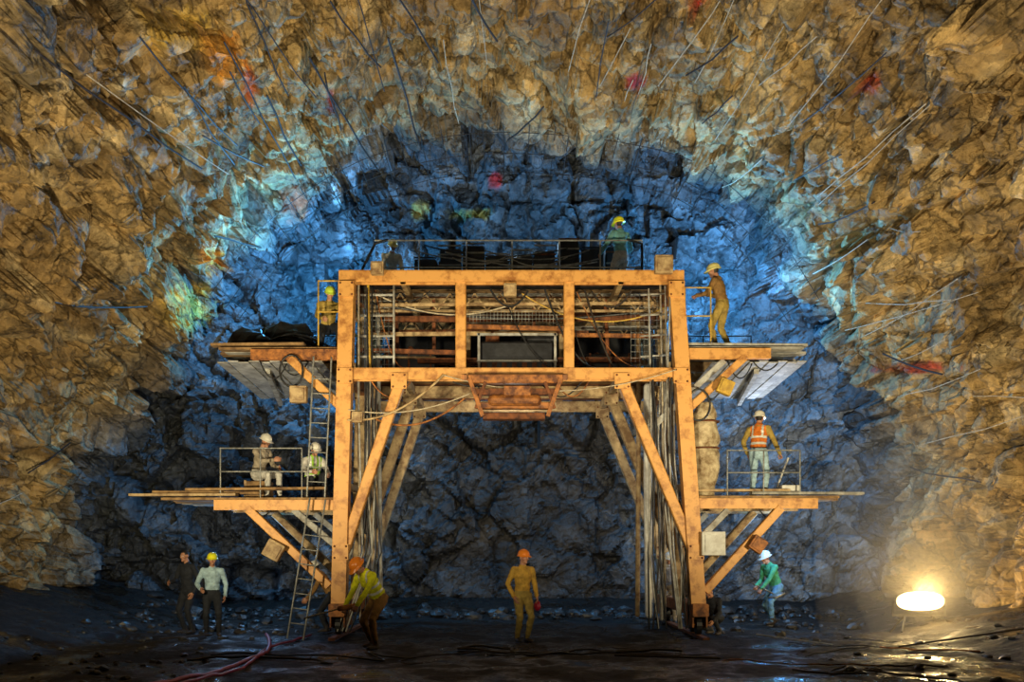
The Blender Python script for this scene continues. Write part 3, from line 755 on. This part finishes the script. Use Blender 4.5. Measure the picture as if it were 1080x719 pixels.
    for k,l in enumerate(lab):
        x,y,z=loc3[k]
        if l==0: m=pants if z<.05 else (vest or top)
        elif l==1:
            m=vest or top
            if vest and (abs(z-.14)<.022 or abs(z-.27)<.022 or (.075<abs(x)<.115 and z>.27)): m='stripe'
            if vest and abs(x)<.035 and y>.05 and z>.36: m=top
        elif l==2: m=top
        elif l==3: m=pants
        else: m='boot'
        mats.append(m)
    out.v+=V
    for f,m in zip(Fs,mats): out.f.append(f); out.m.append(out.mi(m))
    HR=R@Matrix.Rotation(math.radians(hy),3,'Z')@Matrix.Rotation(math.radians(-hp),3,'X')
    hc=T(0,.01,.54)+HR@Vector((0,.02,.135))
    o=len(out.v); out.v+=[hc+HR@v for v in HV]
    for f in HF:
        c=sum((HV[i] for i in f),Vector())/len(f)
        hair=(c.z>.055+ (.02 if c.y>.05 else 0)) or (c.y<-.02 and c.z>-.055 and abs(c.x)<.072) or (c.z>.03 and c.y<.05)
        out.f.append([i+o for i in f]); out.m.append(out.mi('hair' if hair else 'skin'))
    for s in(-1,1):
        out.ball(hc+HR@Vector((s*.030,.080,.006)),.0115,'eye',None,10,6); out.ball(hc+HR@Vector((s*.030,.0885,.006)),.005,'iris',None,8,5)
        out.tube([hc+HR@Vector((s*.018,.09,.026)),hc+HR@Vector((s*.045,.08,.026))],.003,'hair',6)
    out.tube([hc+HR@Vector((-.018,.0935,-.053)),hc+HR@Vector((.018,.0935,-.053))],.0022,'rust',6)
    if hat: hardhat(out,HR,hc,hat)
    out.tube([T(math.cos(t)*.078,math.sin(t)*.074-.008,.495) for t in np.linspace(0,6.28,16)[:-1]],.018,top,8,True)
    for k,s in((0,-1),(1,1)):
        d=(wr[k]-el[k]).normalized(); z=Vector((s,0,0)) if not grip[k] else Vector((s*.4,0,1)); z=z-d*z.dot(d)
        if z.length<.1: z=Vector((0,0,1))-d*d.z
        z.normalize(); x=d.cross(z).normalized(); Rh=Matrix((x,d,z)).transposed()
        hv,hf=HANDS['grip' if grip[k] else 'relax']; o=len(out.v)
        mir=(s<0)
        out.v+=[wr[k]+d*.025+Rh@Vector((-v.x if mir else v.x,v.y,v.z))*1.05 for v in hv]
        kk=out.mi('skin')
        for f in hf: out.f.append([i+o for i in (f[::-1] if mir else f)]); out.m.append(kk)
        out.tube([wr[k]-d*.03,wr[k]+d*.012],[.040,.039],top,10)
    if extra: extra(out,wr,el,pel,T)
    out.v=[v*sc for v in out.v]
    ob=out.done(name,None,True); ob.location=loc; ob.rotation_euler=(0,0,math.radians(face)); return ob
def shovel(out,wr,el,pel,T):
    a=wr[0]; b_=wr[1]; d=(a-b_).normalized(); 
    p=b_-d*.25; q=a+d*.75
    out.tube([p,q],.016,'plank',8); out.box(q+d*.12,(.22,.03,.28),'rail',rz=0,rx=math.atan2(d.y,-d.z))
def drill(out,wr,el,pel,T):
    c=(wr[0]+wr[1])/2+Vector((0,.06,-.02)); out.tube([c-Vector((0,.12,0)),c+Vector((0,.18,-.03))],.045,'orange2',10); out.tube([c+Vector((0,.18,-.03)),c+Vector((0,.85,-.15))],.013,'rail',8)
def bag(out,wr,el,pel,T):
    c=wr[1]+Vector((.0,.03,-.19)); out.ball(c,(.06,.09,.10),'redhose'); out.tube([c+Vector((0,-.04,.08)),c+Vector((0,0,.14)),c+Vector((0,.04,.08))],.008,'redhose',6)
def gpos(px,py,d): 
    p=S(px,py,d); return (p.x,p.y,gz(p.x,p.y)+.015)
worker(gpos(551,673,19.3),205,1.72,hat='hat_orange',top='cloth_ochre',pants='cloth_olive',vest=None,lean=2,feet=((-.08,.04,0),(.10,-.03,0)),hands=((-.22,.16,.88),(.22,.06,.88)),hy=10,extra=lambda o,w,e,p,T:bag(o,[w[1],w[0]],e,p,T))
worker(gpos(394,682,17.7),136,1.80,pelvis=(0,-.12,.86),lean=38,hp=8,feet=((-.20,.12,0),(.20,-.14,0)),hands=((-.20,.55,.66),(.22,.48,.60)),hat='hat_orange',top='cloth_limevest',vest='cloth_limevest',pants='cloth_brown',grip=(True,True),extra=drill,elbow=((-.5,-.3,-.6),(.5,-.3,-.6)))
worker(gpos(224,668,20.6),195,1.66,hat='hat_yellow',top='cloth_paleblue',pants='cloth_dark',lean=3,feet=((-.13,.04,0),(.12,-.03,0)),hands=((-.26,.12,.86),(.24,.22,1.0)))
worker(gpos(199,664,21.2),150,1.74,hat=None,top='cloth_dark',pants='cloth_dark',lean=6,hands=((-.25,.1,.86),(.2,.3,1.05)))
worker(gpos(345,672,21.3),100,1.60,hat='hat_white',top='cloth_brown',pants='cloth_dark',lean=30,pelvis=(0,-.1,.86),hands=((-.18,.45,.75),(.2,.45,.7)))
worker(gpos(815,655,23.0),118,1.78,pelvis=(0,-.1,.84),lean=26,hp=-6,feet=((-.2,.2,0),(.2,-.2,0)),hands=((-.12,.52,.66),(.18,.30,.84)),hat='hat_white',top='cloth_green',pants='cloth_jean',grip=(True,True),extra=shovel)
worker(gpos(706,650,23.8),170,1.66,hat='hat_white',top='cloth_white',pants='cloth_grey',lean=12,hands=((-.2,.3,.95),(.2,.3,.9)))
worker(gpos(756,662,20.8),140,1.5,pelvis=(0,0,.42),lean=30,feet=((-.16,.18,0),(.16,-.02,0)),hands=((-.2,.5,.35),(.2,.45,.3)),hat=None,top='cloth_dark',pants='cloth_dark')
zl=2.655
b=B(); cx,cy=-5.12,1.1
b.box((cx,cy,zl+.20),(.5,.42,.34),'plank')
for dx in(-.22,.22): b.bar((cx+dx,cy-.22,zl+.02),(cx+dx,cy-.22,zl+.38),.05,.03,'tan')
b.done('wooden_crate')
worker((-5.12,1.1,zl),-120,1.72,pelvis=(0,-.02,.56),lean=14,hp=8,feet=((-.16,.42,0),(.16,.36,0)),hands=((-.12,.42,.66),(.14,.50,.79)),hat='hat_white',top='cloth_grey',pants='cloth_white')
worker((-4.0,.9,zl),-150,1.66,pelvis=(0,-.05,.40),lean=18,hp=0,feet=((-.18,.30,0),(.18,.12,0)),hands=((-.2,.45,.5),(.2,.5,.55)),hat='hat_white',top='cloth_white',vest='cloth_greenvest',pants='cloth_dark')
zr=2.70
worker((4.9,.75,zr),-28,1.74,hat='hat_white',top='cloth_olive',vest='cloth_orangevest',pants='cloth_paleblue',lean=6,hands=((-.26,.12,.9),(.36,.30,.88)),grip=(False,True),feet=((-.14,.05,0),(.14,-.05,0)))
b=B(); b.tube([(5.35,1.3,2.75),(5.6,1.15,3.5)],.02,'white'); b.box((5.45,.5,2.81),(.35,.25,.2),'white'); b.tube([(5.3,.5,2.9),(5.45,.5,3.02),(5.6,.5,2.9)],.015,'dark'); b.done('bucket_and_pole')
zu=5.57
worker((4.15,.55,zu),60,1.76,lean=12,roll=-4,hat='hat_cream',top='cloth_brown',pants='cloth_olive',feet=((-.14,.10,0),(.14,-.1,0)),hands=((-.2,.45,1.1),(.22,.42,1.2)),grip=(True,True))
worker((-3.66,.75,zu),-160,1.68,pelvis=(0,-.05,.55),lean=22,feet=((-.16,.24,0),(.16,-.05,0)),hands=((-.2,.5,.7),(.2,.45,.6)),hat='hat_lime',top='cloth_olive',pants='cloth_dark')
zt=7.02
worker((S(655,0,22.3).x,2.3,zt),30,1.78,hat='hat_yellow',top='cloth_cyan',pants='cloth_white',lean=5,hands=((-.3,.3,1.0),(.25,.3,1.0)))
worker((S(412,0,23.0).x,3.0,zt),200,1.68,pelvis=(0,-.10,.72),lean=24,feet=((-.18,.22,0),(.18,.02,0)),hands=((-.2,.45,.5),(.2,.45,.5)),hat='hat_cream',top='cloth_white',pants='cloth_dark')

# ------------------------------------------------------------------ dust haze lit by the floodlight (nested, thinner outwards)
haze=empty('dust_haze',(8.2,.8,1.5))
m=bpy.data.materials.new('dust'); m.use_nodes=True; nt=m.node_tree; nt.nodes.clear()
o_=nt.nodes.new('ShaderNodeOutputMaterial'); vs_=nt.nodes.new('ShaderNodeVolumeScatter'); vs_.inputs['Color'].default_value=(1,.9,.7,1); vs_.inputs['Density'].default_value=.034
nt.links.new(vs_.outputs[0],o_.inputs['Volume'])
for k,s in enumerate((.55,.95,1.4)):
    me=bpy.data.meshes.new('haze'); bm=bmesh.new(); bmesh.ops.create_icosphere(bm,subdivisions=4,radius=1)
    for v in bm.verts:
        q=1+.25*noise.noise(v.co*1.3+Vector((k*5,0,0))); v.co=Vector((v.co.x*1.5,v.co.y*1.4,v.co.z*2.3))*s*q
    bm.to_mesh(me); bm.free(); me.materials.append(m)
    ob=bpy.data.objects.new('haze_%d'%k,me); scene.collection.objects.link(ob); ob.parent=haze

# ------------------------------------------------------------------ lights
def point(name,loc,e,col,r=.25):
    l=bpy.data.lights.new(name,'POINT'); l.energy=e; l.color=col; l.shadow_soft_size=r
    o=bpy.data.objects.new(name,l); o.location=loc; scene.collection.objects.link(o); return o
def spot(name,loc,tgt,e,col,ang=80,blend=.6,r=.3):
    l=bpy.data.lights.new(name,'SPOT'); l.energy=e; l.color=col; l.spot_size=math.radians(ang); l.spot_blend=blend; l.shadow_soft_size=r
    o=bpy.data.objects.new(name,l); o.location=loc; o.rotation_euler=(Vector(tgt)-Vector(loc)).to_track_quat('-Z','Y').to_euler(); scene.collection.objects.link(o); return o
WARM=(1,.83,.50)
spot('warm_work_fill_light',(-5.5,-7.5,2.0),(-7.0,1.8,8.5),2700,WARM,125,.9,.12); spot('warm_work_fill_light',(5.5,-7.5,2.0),(7.0,1.8,8.5),2600,WARM,125,.9,.12)
spot('warm_work_fill_light',(0,-10,1.8),(0,0,10),2900,(1,.85,.56),105,.9,.15)
spot('warm_work_fill_light',(-1.5,-14,3.4),(0,1,3.6),1500,(1,.86,.58),36,.9,.25)  # added fill light for the gantry base and workers
point('blue_lamp',(-4.9,5.1,8.4),1100,(.09,.46,1),.12)
point('blue_lamp',(5.1,5.1,8.3),950,(.09,.45,1),.12)
point('blue_lamp',(0,5.2,9.2),110,(.45,.72,1),.12)
point('cool_light',(6.0,3.6,3.8),170,(.55,.72,1),.15); point('cool_light',(-6.4,4.0,1.9),60,(.35,.6,1),.15); point('cool_light',(0,3.6,4.4),50,(.95,.90,.82),.2)  # the last one is added to brighten the centre of the face
point('blue_lamp',(5.7,2.2,1.9),60,(.12,.45,1),.1); point('blue_lamp',(-5.4,2.2,1.9),36,(.15,.48,1),.1)
point('flood_spill',(8.15,.5,.85),250,(1,.70,.30),.12)
w=bpy.data.worlds.new('World'); w.use_nodes=True; scene.world=w
w.node_tree.nodes['Background'].inputs[0].default_value=(.55,.5,.42,1); w.node_tree.nodes['Background'].inputs[1].default_value=.025
# ------------------------------------------------------------------ camera
cd=bpy.data.cameras.new('camera'); cd.sensor_width=36; cd.lens=36*F/1080; cd.shift_y=(HOR-359.5)/1080; cd.clip_end=200
cam=bpy.data.objects.new('camera',cd); cam.location=(0,CAM_Y,CAM_Z); cam.rotation_euler=(math.radians(90),0,0); scene.collection.objects.link(cam); scene.camera=cam
